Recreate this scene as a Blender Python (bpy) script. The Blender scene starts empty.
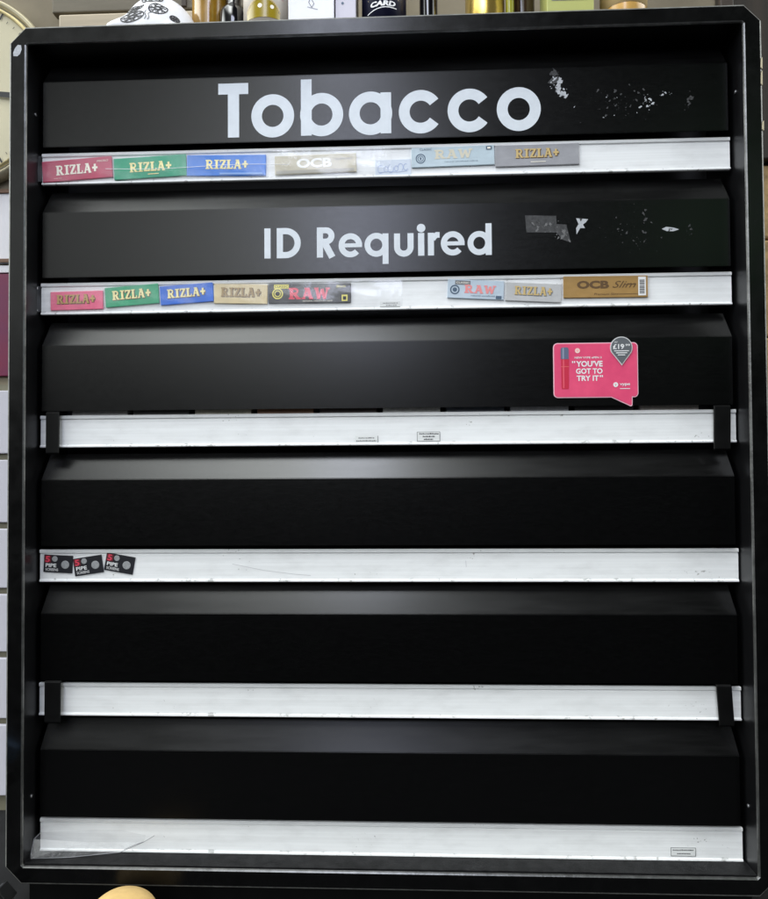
import bpy, bmesh, math, random
from mathutils import Vector, Matrix
random.seed(7)
R = math.radians
sc = bpy.context.scene
COL = sc.collection

# ------------------------------------------------------------------ camera
cam_d = bpy.data.cameras.new('camera')
cam = bpy.data.objects.new('camera', cam_d); COL.objects.link(cam)
cam.location = (0.0384, -0.8825, 0.0393)
cam.rotation_euler = (math.pi/2 + 0.0227, 0.0065, 0.0397)
cam_d.sensor_fit = 'HORIZONTAL'; cam_d.sensor_width = 36.0
cam_d.lens = 36.0*700.0/768.0
cam_d.clip_start = 0.01; cam_d.clip_end = 100
sc.camera = cam

# ------------------------------------------------------------------ world: the lit side of a shop interior (bright upper left, dark right and below), with glow added at both far sides to light the rails
w = bpy.data.worlds.new('World'); sc.world = w; w.use_nodes = True
nt = w.node_tree; nt.nodes.clear()
def N(t, **k):
    n = nt.nodes.new(t)
    for a, b in k.items(): setattr(n, a, b)
    return n
def mr(src, a, b, c, d):
    n = N('ShaderNodeMapRange', interpolation_type='SMOOTHSTEP')
    nt.links.new(src, n.inputs[0])
    for i, v in enumerate((a, b, c, d)): n.inputs[i+1].default_value = v
    return n.outputs[0]
def mth(op, a, b):
    n = N('ShaderNodeMath', operation=op)
    for i, v in enumerate((a, b)):
        if isinstance(v, (int, float)): n.inputs[i].default_value = v
        else: nt.links.new(v, n.inputs[i])
    return n.outputs[0]
tc = N('ShaderNodeTexCoord'); sep = N('ShaderNodeSeparateXYZ')
nt.links.new(tc.outputs['Generated'], sep.inputs[0])
dx, dy, dz = sep.outputs
left = mth('MULTIPLY', mr(dx, 0.12, -0.14, 0.0, 1.0), mr(dx, -0.46, -0.16, 0.28, 1.0))
up = mr(dz, 0.09, 0.21, 0.0, 1.0)
notch = mth('MULTIPLY', mr(dz, 0.50, 0.58, 0, 1), mr(dz, 0.82, 0.76, 0, 1))
cap = mth('MULTIPLY', mr(dy, 0.14, 0.0, 0.06, 1.0), mr(dz, 0.968, 0.925, 0.12, 1.0))
hi = mth('MULTIPLY', mth('MULTIPLY', mr(dz, 0.32, 0.46, 0, 1), mr(dx, -0.16, -0.34, 0, 1)), mr(dz, 0.7, 0.55, 0, 1))
a = mth('MULTIPLY', mth('MULTIPLY', left, up), mth('MULTIPLY', cap, mth('SUBTRACT', 1.0, mth('MULTIPLY', notch, 0.9))))
a = mth('MULTIPLY', a, mth('SUBTRACT', 1.0, mth('MULTIPLY', hi, 0.75)))
side = mth('MULTIPLY', mr(dx, -0.60, -0.82, 0, 1), mr(dz, 0.0, 0.36, 0.03, 1))
sideR = mth('MULTIPLY', mr(dx, 0.64, 0.88, 0, 1), mr(dz, 0.0, 0.36, 0.03, 1))
tot = mth('ADD', mth('ADD', mth('MULTIPLY', mth('MULTIPLY', a, mr(dz, 0.76, 0.82, 1.0, 3.6)), 3.5), mth('MULTIPLY', side, 7.9)), mth('ADD', mth('MULTIPLY', sideR, 7.4), 0.015))
bg = N('ShaderNodeBackground'); out = N('ShaderNodeOutputWorld')
bg.inputs['Color'].default_value = (0.96, 1.0, 0.98, 1)
vm = N('ShaderNodeVectorMath', operation='DOT_PRODUCT'); nt.links.new(tc.outputs['Generated'], vm.inputs[0]); vm.inputs[1].default_value = Vector((0.375, -0.87, 0.30)).normalized()
green = mr(vm.outputs['Value'], 0.995, 0.9992, 0, 1)
cm = N('ShaderNodeMix', data_type='RGBA'); nt.links.new(green, cm.inputs[0]); cm.inputs[6].default_value = (0.96, 1.0, 0.98, 1); cm.inputs[7].default_value = (0.50, 1.0, 0.55, 1)
nt.links.new(cm.outputs[2], bg.inputs['Color']); tot = mth('ADD', tot, mth('MULTIPLY', green, 0.8))
nt.links.new(tot, bg.inputs['Strength']); nt.links.new(bg.outputs[0], out.inputs[0])

# ------------------------------------------------------------------ lamps: a ceiling strip running away from the cabinet, and a ceiling panel
def area(name, loc, target, sx, sy, energy, color):
    d = bpy.data.lights.new(name, 'AREA'); d.shape = 'RECTANGLE'; d.size = sx; d.size_y = sy
    d.energy = energy; d.color = color
    o = bpy.data.objects.new(name, d); COL.objects.link(o); o.location = loc
    o.rotation_euler = (Vector(target)-Vector(loc)).to_track_quat('-Z', 'Y').to_euler()
    return o
area('ceiling_strip_lamp', (-0.13, -0.62, 1.08), (-0.13, -0.619, 0), 0.20, 0.60, 3.6, (0.76, 0.81, 1.0))
area('ceiling_strip_lamp', (-0.26, -3.1, 1.42), (-0.20, -1.6, 0.5), 0.50, 1.2, 17, (0.70, 0.75, 1.0))
sc.view_settings.view_transform = 'Standard'; sc.view_settings.look = 'None'
sc.view_settings.exposure = 0.0; sc.view_settings.gamma = 1.0
sc.render.film_transparent = False

# ------------------------------------------------------------------ materials
def lin(c):
    c = c/255.0
    return c/12.92 if c <= 0.04045 else ((c+0.055)/1.055)**2.4
def S(r, g, b): return (lin(r), lin(g), lin(b), 1)
MATS = {}
def mat(name, col, rough=0.5, metal=0.0, spec=0.5, var=0.0, vscale=(40, 40, 40), bump=0.0, bscale=200, rvar=0.0, col2=None, coat=0.0):
    if name in MATS: return MATS[name]
    m = bpy.data.materials.new(name); m.use_nodes = True; MATS[name] = m
    t = m.node_tree; p = t.nodes['Principled BSDF']
    p.inputs['Base Color'].default_value = col; p.inputs['Roughness'].default_value = rough
    p.inputs['Metallic'].default_value = metal; p.inputs['Specular IOR Level'].default_value = spec
    if coat: p.inputs['Coat Weight'].default_value = coat; p.inputs['Coat Roughness'].default_value = 0.08
    c = t.nodes.new('ShaderNodeTexCoord'); mp = t.nodes.new('ShaderNodeMapping'); mp.inputs['Scale'].default_value = vscale
    t.links.new(c.outputs['Object'], mp.inputs[0])
    nz = t.nodes.new('ShaderNodeTexNoise'); nz.inputs['Scale'].default_value = 1.0; nz.inputs['Detail'].default_value = 6; nz.inputs['Roughness'].default_value = 0.65
    t.links.new(mp.outputs[0], nz.inputs['Vector'])
    if var or col2:
        mx = t.nodes.new('ShaderNodeMix'); mx.data_type = 'RGBA'
        ra = t.nodes.new('ShaderNodeMapRange'); ra.inputs[1].default_value = 0.3; ra.inputs[2].default_value = 0.7
        t.links.new(nz.outputs[0], ra.inputs[0]); t.links.new(ra.outputs[0], mx.inputs[0])
        mx.inputs[6].default_value = tuple(x*(1-var) for x in col[:3])+(1,)
        mx.inputs[7].default_value = col2 or (tuple(min(1, x*(1+var)) for x in col[:3])+(1,))
        t.links.new(mx.outputs[2], p.inputs['Base Color'])
    if rvar:
        rr = t.nodes.new('ShaderNodeMapRange'); rr.inputs[1].default_value = 0.25; rr.inputs[2].default_value = 0.75
        rr.inputs[3].default_value = rough-rvar; rr.inputs[4].default_value = rough+rvar
        t.links.new(nz.outputs[0], rr.inputs[0]); t.links.new(rr.outputs[0], p.inputs['Roughness'])
    if bump:
        n2 = t.nodes.new('ShaderNodeTexNoise'); n2.inputs['Scale'].default_value = bscale; n2.inputs['Detail'].default_value = 3
        t.links.new(c.outputs['Object'], n2.inputs['Vector'])
        b = t.nodes.new('ShaderNodeBump'); b.inputs['Strength'].default_value = bump; b.inputs['Distance'].default_value = 0.001
        t.links.new(n2.outputs[0], b.inputs['Height']); t.links.new(b.outputs[0], p.inputs['Normal'])
    return m

BLACK = mat('black_powder_coat', (0.0012, 0.0012, 0.0013, 1), 0.24, spec=0.38, var=0.25, vscale=(120, 200, 400), bump=0.04, bscale=1200, rvar=0.025)
DUSTY = mat('dusty_black_slope', (0.0045, 0.0045, 0.0045, 1), 0.25, spec=0.40, var=0.7, vscale=(9, 60, 60), bump=0.04, bscale=1200, rvar=0.03)
FRAMEB = mat('black_frame_paint', (0.0018, 0.0018, 0.0019, 1), 0.23, spec=0.38, var=0.3, vscale=(30, 30, 30), bump=0.05, bscale=700, rvar=0.06)
RIM = mat('chipped_rim_paint', (0.16, 0.16, 0.15, 1), 0.5, metal=0.2, spec=0.3, var=0.4, vscale=(80, 80, 80), bump=0.3, bscale=300)
EDGE = mat('worn_edge_metal', (0.21, 0.21, 0.205, 1), 0.33, metal=0.92, var=0.35, vscale=(60, 60, 60), bump=0.2, bscale=400)
INNER = mat('recess_black', (0.0035, 0.0035, 0.004, 1), 0.33, spec=0.5, rvar=0.05)
PLASTIC = mat('black_plastic', (0.003, 0.003, 0.003, 1), 0.40, spec=0.22, rvar=0.08)
VINYL = mat('white_vinyl', (0.62, 0.66, 0.70, 1), 0.45, var=0.06, vscale=(60, 60, 60))
WHITEINK = mat('white_ink', (0.78, 0.78, 0.78, 1), 0.5)
RES_W = mat('white_paper_residue', (0.58, 0.60, 0.63, 1), 0.8, var=0.1, vscale=(420, 420, 420), col2=(0.34, 0.35, 0.37, 1))
RES_G = mat('grey_glue_residue', (0.032, 0.032, 0.033, 1), 0.6, var=0.8, vscale=(200, 200, 200))

# white aluminium rail: faint lengthwise streaks, dirt specks
def rail_mat():
    m = bpy.data.materials.new('white_rail_aluminium'); m.use_nodes = True
    t = m.node_tree; p = t.nodes['Principled BSDF']; L = t.links.new
    c = t.nodes.new('ShaderNodeTexCoord')
    def noise(scale, detail=4, rough=0.6):
        mp = t.nodes.new('ShaderNodeMapping'); mp.inputs['Scale'].default_value = scale
        oi = t.nodes.new('ShaderNodeObjectInfo'); ad = t.nodes.new('ShaderNodeVectorMath'); ad.operation = 'ADD'
        L(c.outputs['Object'], mp.inputs[0]); L(mp.outputs[0], ad.inputs[0]); L(oi.outputs['Location'], ad.inputs[1])
        n = t.nodes.new('ShaderNodeTexNoise'); n.inputs['Scale'].default_value = 1; n.inputs['Detail'].default_value = detail; n.inputs['Roughness'].default_value = rough
        L(ad.outputs[0], n.inputs['Vector']); return n.outputs[0]
    def ramp(src, a, b, x, y):
        r = t.nodes.new('ShaderNodeMapRange'); L(src, r.inputs[0])
        for i, v in enumerate((a, b, x, y)): r.inputs[i+1].default_value = v
        return r.outputs[0]
    def mul(a, b):
        n = t.nodes.new('ShaderNodeMath'); n.operation = 'MULTIPLY'; L(a, n.inputs[0]); L(b, n.inputs[1]); return n.outputs[0]
    streak = ramp(noise((3, 1, 260)), 0.35, 0.7, 1.0, 0.86)
    smear = ramp(noise((22, 1, 60), 6), 0.48, 0.78, 1.0, 0.84)
    speck = ramp(mul(noise((240, 50, 300), 3, 0.5), ramp(noise((14, 1, 30), 3), 0.45, 0.75, 0.72, 1.12)), 0.64, 0.70, 1.0, 0.4)
    sp = t.nodes.new('ShaderNodeSeparateXYZ'); L(c.outputs['Object'], sp.inputs[0])
    grime = mul(ramp(sp.outputs[2], -.0150, -.0172, 0, 1), ramp(noise((95, 20, 130), 4, 0.55), 0.58, 0.66, 0, 1))
    gi = t.nodes.new('ShaderNodeMath'); gi.operation = 'MULTIPLY_ADD'; L(grime, gi.inputs[0]); gi.inputs[1].default_value = -0.55; gi.inputs[2].default_value = 1.0
    f = mul(mul(mul(streak, smear), speck), gi.outputs[0])
    mx = t.nodes.new('ShaderNodeMix'); mx.data_type = 'RGBA'; mx.inputs[6].default_value = (0.16, 0.15, 0.13, 1); mx.inputs[7].default_value = (0.87, 0.88, 0.88, 1)
    L(f, mx.inputs[0]); L(mx.outputs[2], p.inputs['Base Color'])
    p.inputs['Roughness'].default_value = 0.42; p.inputs['Specular IOR Level'].default_value = 0.35
    return m
RAIL = rail_mat()

def film_mat(name, veil, gloss, rough=0.12):
    m = bpy.data.materials.new(name); m.use_nodes = True; t = m.node_tree; t.nodes.clear()
    o = t.nodes.new('ShaderNodeOutputMaterial'); tr = t.nodes.new('ShaderNodeBsdfTransparent'); df = t.nodes.new('ShaderNodeBsdfDiffuse')
    gl = t.nodes.new('ShaderNodeBsdfGlossy'); gl.inputs['Roughness'].default_value = rough; gl.inputs['Color'].default_value = (.9, .9, .92, 1)
    df.inputs['Color'].default_value = (.8, .82, .86, 1)
    a = t.nodes.new('ShaderNodeMixShader'); b = t.nodes.new('ShaderNodeMixShader')
    c = t.nodes.new('ShaderNodeTexCoord'); nz = t.nodes.new('ShaderNodeTexNoise'); nz.inputs['Scale'].default_value = 38; nz.inputs['Detail'].default_value = 3
    r = t.nodes.new('ShaderNodeMapRange'); r.inputs[1].default_value = .35; r.inputs[2].default_value = .7; r.inputs[3].default_value = veil*.4; r.inputs[4].default_value = veil*1.7
    t.links.new(c.outputs['Object'], nz.inputs['Vector']); t.links.new(nz.outputs[0], r.inputs[0]); t.links.new(r.outputs[0], a.inputs[0])
    bp = t.nodes.new('ShaderNodeBump'); bp.inputs['Strength'].default_value = .35; bp.inputs['Distance'].default_value = .003
    t.links.new(nz.outputs[0], bp.inputs['Height']); t.links.new(bp.outputs[0], gl.inputs['Normal'])
    t.links.new(tr.outputs[0], a.inputs[1]); t.links.new(df.outputs[0], a.inputs[2])
    b.inputs[0].default_value = 0.04*gloss
    t.links.new(a.outputs[0], b.inputs[1]); t.links.new(gl.outputs[0], b.inputs[2]); t.links.new(b.outputs[0], o.inputs[0])
    return m
FILM = film_mat('clear_plastic_film', 0.085, 0.65)
FILM_T = film_mat('torn_plastic_film', 0.05, 1.8, 0.2)
FILM_EDGE_GLARE = mat('film_edge_and_glare', (0.9, 0.9, 0.92, 1), 0.6)

# ------------------------------------------------------------------ object helpers
def link(name, me, parent=None, loc=(0, 0, 0)):
    o = bpy.data.objects.new(name, me); COL.objects.link(o); o.location = loc
    if parent: o.parent = parent
    return o
def tag(o, label=None, cat=None, group=None, kind=None):
    if label: o['label'] = label
    if cat: o['category'] = cat
    if group: o['group'] = group
    if kind: o['kind'] = kind
    return o
def thing(name, label, cat, loc=(0, 0, 0), rot=(0, 0, 0), group=None):
    o = bpy.data.objects.new(name, None); COL.objects.link(o); o.location = loc; o.rotation_euler = rot
    o.empty_display_size = 0.02
    return tag(o, label, cat, group)
def from_bm(name, bm, mats, parent=None, loc=(0, 0, 0), smooth=False):
    bmesh.ops.recalc_face_normals(bm, faces=bm.faces[:])
    me = bpy.data.meshes.new(name); bm.to_mesh(me); bm.free()
    for m in (mats if isinstance(mats, (list, tuple)) else [mats]): me.materials.append(m)
    if smooth:
        for p in me.polygons: p.use_smooth = True
    return link(name, me, parent, loc)
def add_box(bm, x0, x1, y0, y1, z0, z1, bev=0.0, mi=0, seg=2):
    b = bmesh.new()
    bmesh.ops.create_cube(b, size=1)
    for v in b.verts:
        v.co = Vector(((x0+x1)/2+v.co.x*(x1-x0), (y0+y1)/2+v.co.y*(y1-y0), (z0+z1)/2+v.co.z*(z1-z0)))
    if bev: bmesh.ops.bevel(b, geom=b.edges[:], offset=bev, segments=seg, profile=0.5, affect='EDGES')
    for f in b.faces: f.material_index = mi
    merge(bm, b)
def merge(bm, b):
    me = bpy.data.meshes.new('scratch'); b.to_mesh(me); b.free(); bm.from_mesh(me); bpy.data.meshes.remove(me)
def add_lathe(bm, prof, cx, cy, cz, seg=40, mi=0, caps=True):
    rings = []
    for r, z in prof:
        rings.append([bm.verts.new((cx+r*math.cos(2*math.pi*k/seg), cy+r*math.sin(2*math.pi*k/seg), cz+z)) for k in range(seg)])
    for a, b in zip(rings, rings[1:]):
        for k in range(seg):
            f = bm.faces.new((a[k], a[(k+1) % seg], b[(k+1) % seg], b[k])); f.material_index = mi; f.smooth = True
    for r in (rings[0], rings[-1]) if caps else ():
        f = bm.faces.new(r); f.material_index = mi
def add_extrude_x(bm, prof, x0, x1, mi=0, cut=None):
    """closed (y,z) profile swept along x; cut[k] pulls the ends of profile point k inwards"""
    cut = cut or [0]*len(prof)
    A = [bm.verts.new((x0+c, y, z)) for (y, z), c in zip(prof, cut)]
    B = [bm.verts.new((x1-c, y, z)) for (y, z), c in zip(prof, cut)]
    n = len(prof)
    fs = [bm.faces.new((A[k], A[(k+1) % n], B[(k+1) % n], B[k])) for k in range(n)]
    fs += [bm.faces.new(A), bm.faces.new(B[::-1])]
    for f in fs: f.material_index = mi
def poly_prism(bm, pts, y0, y1, mi=0):
    A = [bm.verts.new((x, y0, z)) for x, z in pts]; B = [bm.verts.new((x, y1, z)) for x, z in pts]
    n = len(pts)
    fs = [bm.faces.new(A), bm.faces.new(B[::-1])]
    for k in range(n): fs.append(bm.faces.new((A[k], B[k], B[(k+1) % n], A[(k+1) % n])))
    for f in fs: f.material_index = mi

# ------------------------------------------------------------------ lettering: strokes laid flat on a surface that faces -y
class Ink:
    def __init__(s): s.bm = bmesh.new(); s.k = 0
    def y(s): s.k += 1; return -0.000006*s.k
    def poly(s, pts, mi=0, y=None):
        y = s.y() if y is None else y
        f = s.bm.faces.new([s.bm.verts.new((x, y, z)) for x, z in pts]); f.material_index = mi
    def rect(s, x0, x1, z0, z1, mi=0): s.poly([(x0, z0), (x1, z0), (x1, z1), (x0, z1)], mi)
    def stroke(s, pts, w, closed=False, mi=0):
        y = s.y(); P = [Vector(p) for p in pts]; n = len(P); Lf = []; Rt = []
        for i in range(n):
            a = P[i-1] if (i > 0 or closed) else None; c = P[(i+1) % n] if (i < n-1 or closed) else None
            d1 = (P[i]-a).normalized() if a is not None else (c-P[i]).normalized()
            d2 = (c-P[i]).normalized() if c is not None else d1
            t = (d1+d2).normalized(); nn = Vector((-t.y, t.x)); sc_ = w/2/max(0.35, nn.dot(Vector((-d1.y, d1.x))))
            Lf.append(P[i]+nn*sc_); Rt.append(P[i]-nn*sc_)
        lv = [s.bm.verts.new((p.x, y, p.y)) for p in Lf]; rv = [s.bm.verts.new((p.x, y, p.y)) for p in Rt]
        for i in range(n if closed else n-1):
            j = (i+1) % n
            f = s.bm.faces.new((lv[i], lv[j], rv[j], rv[i])); f.material_index = mi
    def arc(s, cx, cz, rx, rz, a0, a1, w, mi=0, n=40):
        full = abs(a1-a0) >= 359.9
        pts = [(cx+rx*math.cos(R(a0+(a1-a0)*k/n)), cz+rz*math.sin(R(a0+(a1-a0)*k/n))) for k in range(n if full else n+1)]
        s.stroke(pts, w, full, mi)
    def disc(s, cx, cz, r, mi=0, n=28, rz=None):
        rz = rz or r
        s.poly([(cx+r*math.cos(2*math.pi*k/n), cz+rz*math.sin(2*math.pi*k/n)) for k in range(n)], mi)
    def text(s, body, x0, x1, zc, h, mi=0, bold=0.0, shear=0.0):
        """a line of plain sans text fitted to x0..x1, letters h high, centred on zc"""
        cu = bpy.data.curves.new('scratch', 'FONT'); cu.body = body; cu.offset = bold; cu.resolution_u = 3; cu.shear = shear
        o = bpy.data.objects.new('scratch', cu); COL.objects.link(o)
        me = bpy.data.meshes.new_from_object(o.evaluated_get(bpy.context.evaluated_depsgraph_get()))
        bpy.data.objects.remove(o); bpy.data.curves.remove(cu)
        if me.vertices:
            xs = [v.co.x for v in me.vertices]; zs = [v.co.y for v in me.vertices]
            ax, bx, az, bz = min(xs), max(xs), min(zs), max(zs); y = s.y()
            sx = (x1-x0)/(bx-ax); sz = h/(bz-az)
            vs = [s.bm.verts.new((x0+(v.co.x-ax)*sx, y, zc-h/2+(v.co.y-az)*sz)) for v in me.vertices]
            for p in me.polygons:
                try:
                    f = s.bm.faces.new([vs[i] for i in p.vertices]); f.material_index = mi
                except ValueError: pass
        bpy.data.meshes.remove(me)
    def slab(s, body, x0, z0, h, wd, mi=0, b=1.0):
        """slab-serif capitals: h high, the whole word wd wide"""
        W = {'R': .86, 'I': .5, 'Z': .68, 'L': .66, 'A': .84, '+': .66, 'W': 1.15}
        tot = sum(W[c]+.07 for c in body)-.07; k = wd/tot; x = x0
        for c in body:
            def X(p): return [(x+u*k, z0+v*h) for u, v in p]
            def st(p, w_): s.stroke(X(p), w_*min(k, h)*b, mi=mi)
            if c == 'I': st([(.25, 0), (.25, 1)], .24); st([(0, .06), (.5, .06)], .12); st([(0, .94), (.5, .94)], .12)
            if c == 'L': st([(.2, 0), (.2, 1)], .24); st([(0, .94), (.42, .94)], .12); st([(0, .07), (.64, .07)], .14); st([(.6, 0), (.6, .32)], .1)
            if c == 'Z': st([(.03, .92), (.66, .92)], .14); st([(.56, .92), (.12, .08)], .22); st([(.03, .08), (.66, .08)], .14); st([(.07, 1), (.07, .7)], .1); st([(.62, 0), (.62, .32)], .1)
            if c == 'R':
                st([(.2, 0), (.2, 1)], .24); st([(0, .06), (.42, .06)], .12); st([(0, .94), (.2, .94)], .12)
                st([(.2, .93), (.46, .93), (.6, .86), (.64, .72), (.6, .58), (.46, .5), (.2, .5)], .15); st([(.42, .5), (.68, .03)], .22); st([(.58, .06), (.86, .06)], .12)
            if c == 'A':
                st([(.14, 0), (.4, 1)], .15); st([(.44, 1), (.68, 0)], .24); st([(.22, .34), (.58, .34)], .12); st([(0, .06), (.28, .06)], .12); st([(.54, .06), (.84, .06)], .12); st([(.2, .94), (.5, .94)], .12)
            if c == 'W':
                st([(.16, 1), (.34, 0)], .22); st([(.34, 0), (.56, .9)], .14); st([(.56, .9), (.76, 0)], .22); st([(.76, 0), (.98, 1)], .14); st([(0, .94), (.32, .94)], .12); st([(.82, .94), (1.14, .94)], .12)
            if c == '+': st([(.33, .12), (.33, .88)], .22); st([(.04, .5), (.62, .5)], .22)
            x += (W[c]+.07)*k
    def build(s, name, mats, parent, loc=(0, 0, 0)):
        me = bpy.data.meshes.new(name)
        for f in s.bm.faces:
            f.normal_update()
            if f.normal.y > 0: f.normal_flip()
        s.bm.to_mesh(me); s.bm.free()
        for m in (mats if isinstance(mats, (list, tuple)) else [mats]): me.materials.append(m)
        return link(name, me, parent, loc)

# ================================================================== the surroundings
CREAM = mat('cream_wall_paint', S(136, 126, 106), 0.8, var=0.2, vscale=(6, 6, 6), bump=0.1, bscale=60)
b = bmesh.new(); add_box(b, -1.4, 1.4, 0.215, 0.25, -0.9, 1.3)
tag(from_bm('wall', b, CREAM), 'dull cream shop wall seen behind and above the black cabinet', 'wall')

LEDGE = mat('tan_ledge_wood', S(186, 172, 148), 0.6, var=0.15, vscale=(4, 60, 60))
DARKW = mat('dark_brown_wood', S(58, 47, 38), 0.6, var=0.3, vscale=(5, 50, 50))
t = thing('wall_ledge', 'tan wooden ledge running along the wall above the left of the cabinet', 'ledge', (-0.42, 0.2, 0.72))
b = bmesh.new(); add_box(b, -0.095, 0.26, -0.012, 0.014, -0.05, 0.036, 0.003); from_bm('face_board', b, LEDGE, t)
b = bmesh.new(); add_box(b, -0.11, 0.26, -0.004, 0.014, 0.044, 0.16, 0.002); from_bm('upper_board', b, mat('olive_board', S(112, 105, 90), 0.7, var=0.2, vscale=(6, 30, 30)), t)
b = bmesh.new()
for k in range(2):
    A = Vector((0.115+0.024*k, -0.008, 0.10)); B = Vector((0.155+0.024*k, -0.008, 0.045))
    add_box(b, 0.10+0.03*k, 0.108+0.03*k, -0.0075, -0.003, 0.046, 0.155, 0.001)
from_bm('batten', b, DARKW, t)

COUNTER = mat('dark_counter_laminate', S(40, 40, 41), 0.8, spec=0.08, var=0.25, vscale=(12, 12, 12), bump=0.05, bscale=300)
b = bmesh.new(); add_box(b, -1.4, 1.4, -0.55, 0.214, -0.56, -0.5002, 0.002)
tag(from_bm('counter', b, COUNTER), 'dark grey counter top under the bottom edge of the cabinet', 'counter')

# ------------------------------------------------------------------ cabinet
cab = thing('tobacco_cabinet', 'tall black metal gantry cabinet with six flaps and white rails under a Tobacco sign', 'cabinet', (0, 0, -0.47))
OFF = Vector((0, 0, 0.47))
XI, ZT, ZB = 0.4412, 0.5708, -0.4475
FW = 0.0222; YF = -0.034
def ring(o, y):
    """frame outline at offset o from the inner opening, chamfered corners growing with the offset"""
    x = XI+o; zt = ZT+o; zb = ZB-o; c = 0.0012+max(0, o)*0.88
    return [(-x, y, zb+c), (-x+c, y, zb), (x-c, y, zb), (x, y, zb+c), (x, y, zt-c), (x-c, y, zt), (-x+c, y, zt), (-x, y, zt-c)]
loops = [ring(0, 0.075), ring(0, YF+0.0026), ring(0.0007, YF+0.0008), ring(0.0022, YF), ring(FW-0.0026, YF), ring(FW-0.0006, YF+0.0012), ring(FW, YF+0.0036), ring(FW, 0.213)]
b = bmesh.new(); V = [[b.verts.new(p) for p in l] for l in loops]
for i in range(len(V)-1):
    for k in range(8):
        f = b.faces.new((V[i][k], V[i][(k+1) % 8], V[i+1][(k+1) % 8], V[i+1][k]))
        f.material_index = 1 if i in (1, 2) else (3 if i in (4, 5) else (2 if i == 0 else 0))
frame = from_bm('frame', b, [FRAMEB, EDGE, INNER, RIM], cab, OFF)
b = bmesh.new(); add_box(b, -XI-.004, XI+.004, 0.076, 0.08, ZB-.004, ZT+.004); from_bm('back_panel', b, INNER, cab, OFF)
# sill of the bottom opening
b = bmesh.new(); add_box(b, -XI+.0005, XI-.0005, -0.030, 0.07, ZB+.0002, ZB+.0016, 0.0004)
from_bm('sill', b, mat('dusty_black_sill', (0.012, 0.012, 0.0125, 1), 0.5, var=0.6, vscale=(70, 70, 70), bump=.3, bscale=500, spec=.1), cab, OFF)
b = bmesh.new(); add_box(b, -XI, XI, -.018, .2, -.4999, ZB-FW-.0004, .001); from_bm('plinth', b, PLASTIC, cab, OFF)
# worn bit on the frame's corner and chips on the right rim
ink = Ink()
ink.poly([(-.4575, .5560), (-.4580, .5600), (-.4555, .5660), (-.4520, .5700), (-.4478, .5695), (-.4470, .5640), (-.4490, .5585), (-.4525, .5555)])
ink.build('sticker_residue', RES_W, frame, (0, YF-.0002, 0))
for (x, z, h) in ((XI+FW-.0012, .515, .012), (XI+FW-.0014, .495, .016), (XI+FW-.0008, .44, .01)):
    b = bmesh.new(); poly_prism(b, [(x-.0012, z), (x+.0008, z-.002), (x+.001, z+h), (x-.0004, z+h*.8), (x-.0009, z+h*.4)], YF-.0004, YF+.0035)
    from_bm('paint_chip', b, mat('bare_yellow_primer', S(190, 180, 150), 0.7), frame)

# rails and flaps
RZ = [0.4258, 0.2567, 0.0854, -0.0863, -0.2555, -0.4262]
RW = [(-.4380, .4380), (-.4385, .4372), (-.4385, .4395), (-.4385, .4395), (-.4385, .4395), (-.4365, .4385)]
RH = 0.0206
def rail_mesh(x0, x1):
    bm = bmesh.new(); h = RH
    prof = [(0.0022, h), (-0.0008, h), (-0.0018, h-.0010), (-0.0018, h-.0040), (-0.0012, h-.0046), (0.0002, h-.0050), (0.0002, h-.0058), (-0.0004, h-.0064),
            (-0.0004, -h+.0034), (-0.0012, -h+.0030), (-0.0020, -h+.0024), (-0.0022, -h+.0008), (-0.0014, -h), (0.0022, -h)]
    add_extrude_x(bm, prof, x0, x1)
    return bm
FX = 0.4335
def flap_mesh():
    bm = bmesh.new(); t_ = 0.0018
    f = [(-0.008, 0.0), (-0.008, 0.0842), (0.012, 0.1172), (0.0135, 0.1164), (-0.008+t_, 0.0836), (-0.008+t_, 0.0)]
    add_extrude_x(bm, f, -FX, FX, cut=[0, 0, .002, .002, 0, 0])
    bmesh.ops.bevel(bm, geom=[e for e in bm.edges], offset=0.0005, segments=2, affect='EDGES')
    return bm
rails = []; flaps = []
flap_me = None
for i, z in enumerate(RZ):
    r = from_bm('price_rail', rail_mesh(*RW[i]), RAIL, cab, OFF+Vector((0, 0, z))); rails.append(r)
    if flap_me is None:
        o = from_bm('flap', flap_mesh(), [BLACK, DUSTY], cab); flap_me = o.data
        for p in flap_me.polygons: p.material_index = 1 if p.normal.z > .2 and p.normal.y < 0 else 0
    else:
        o = link('flap', flap_me, cab)
    o.location = OFF+Vector((0, 0, z+RH+.0052)); flaps.append(o)
def FL(i): return RZ[i]+RH+.0052        # flap origin height, in scene z

# lettering "Tobacco"
ink = Ink(); z0 = FL(0); wz = .0136
def sh(z): return z-z0
ink.rect(-.2050, -.1664, sh(.5136), sh(.5278)); ink.rect(-.1926, -.1782, sh(.4580), sh(.5140))
def ringl(cx, cz, d=.0548, dz_=.0556): ink.arc(cx, sh(cz), (d-wz)/2, (dz_-wz)/2, 0, 360, wz, n=56)
ringl(-.1351, .4845)
ringl(-.0726, .4845); ink.rect(-.0990, -.0852, sh(.4580), sh(.5302))
ringl(-.0105, .4845); ink.rect(.0022, .0156, sh(.4584), sh(.5108))
for cx in (.0528, .1142): ink.arc(cx, sh(.4848), (.0550-wz)/2, (.0554-wz)/2, 35, 325, wz, n=48)
ringl(.1757, .4849)
ink.build('lettering', VINYL, flaps[0], (0, -0.0083, 0))
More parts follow.
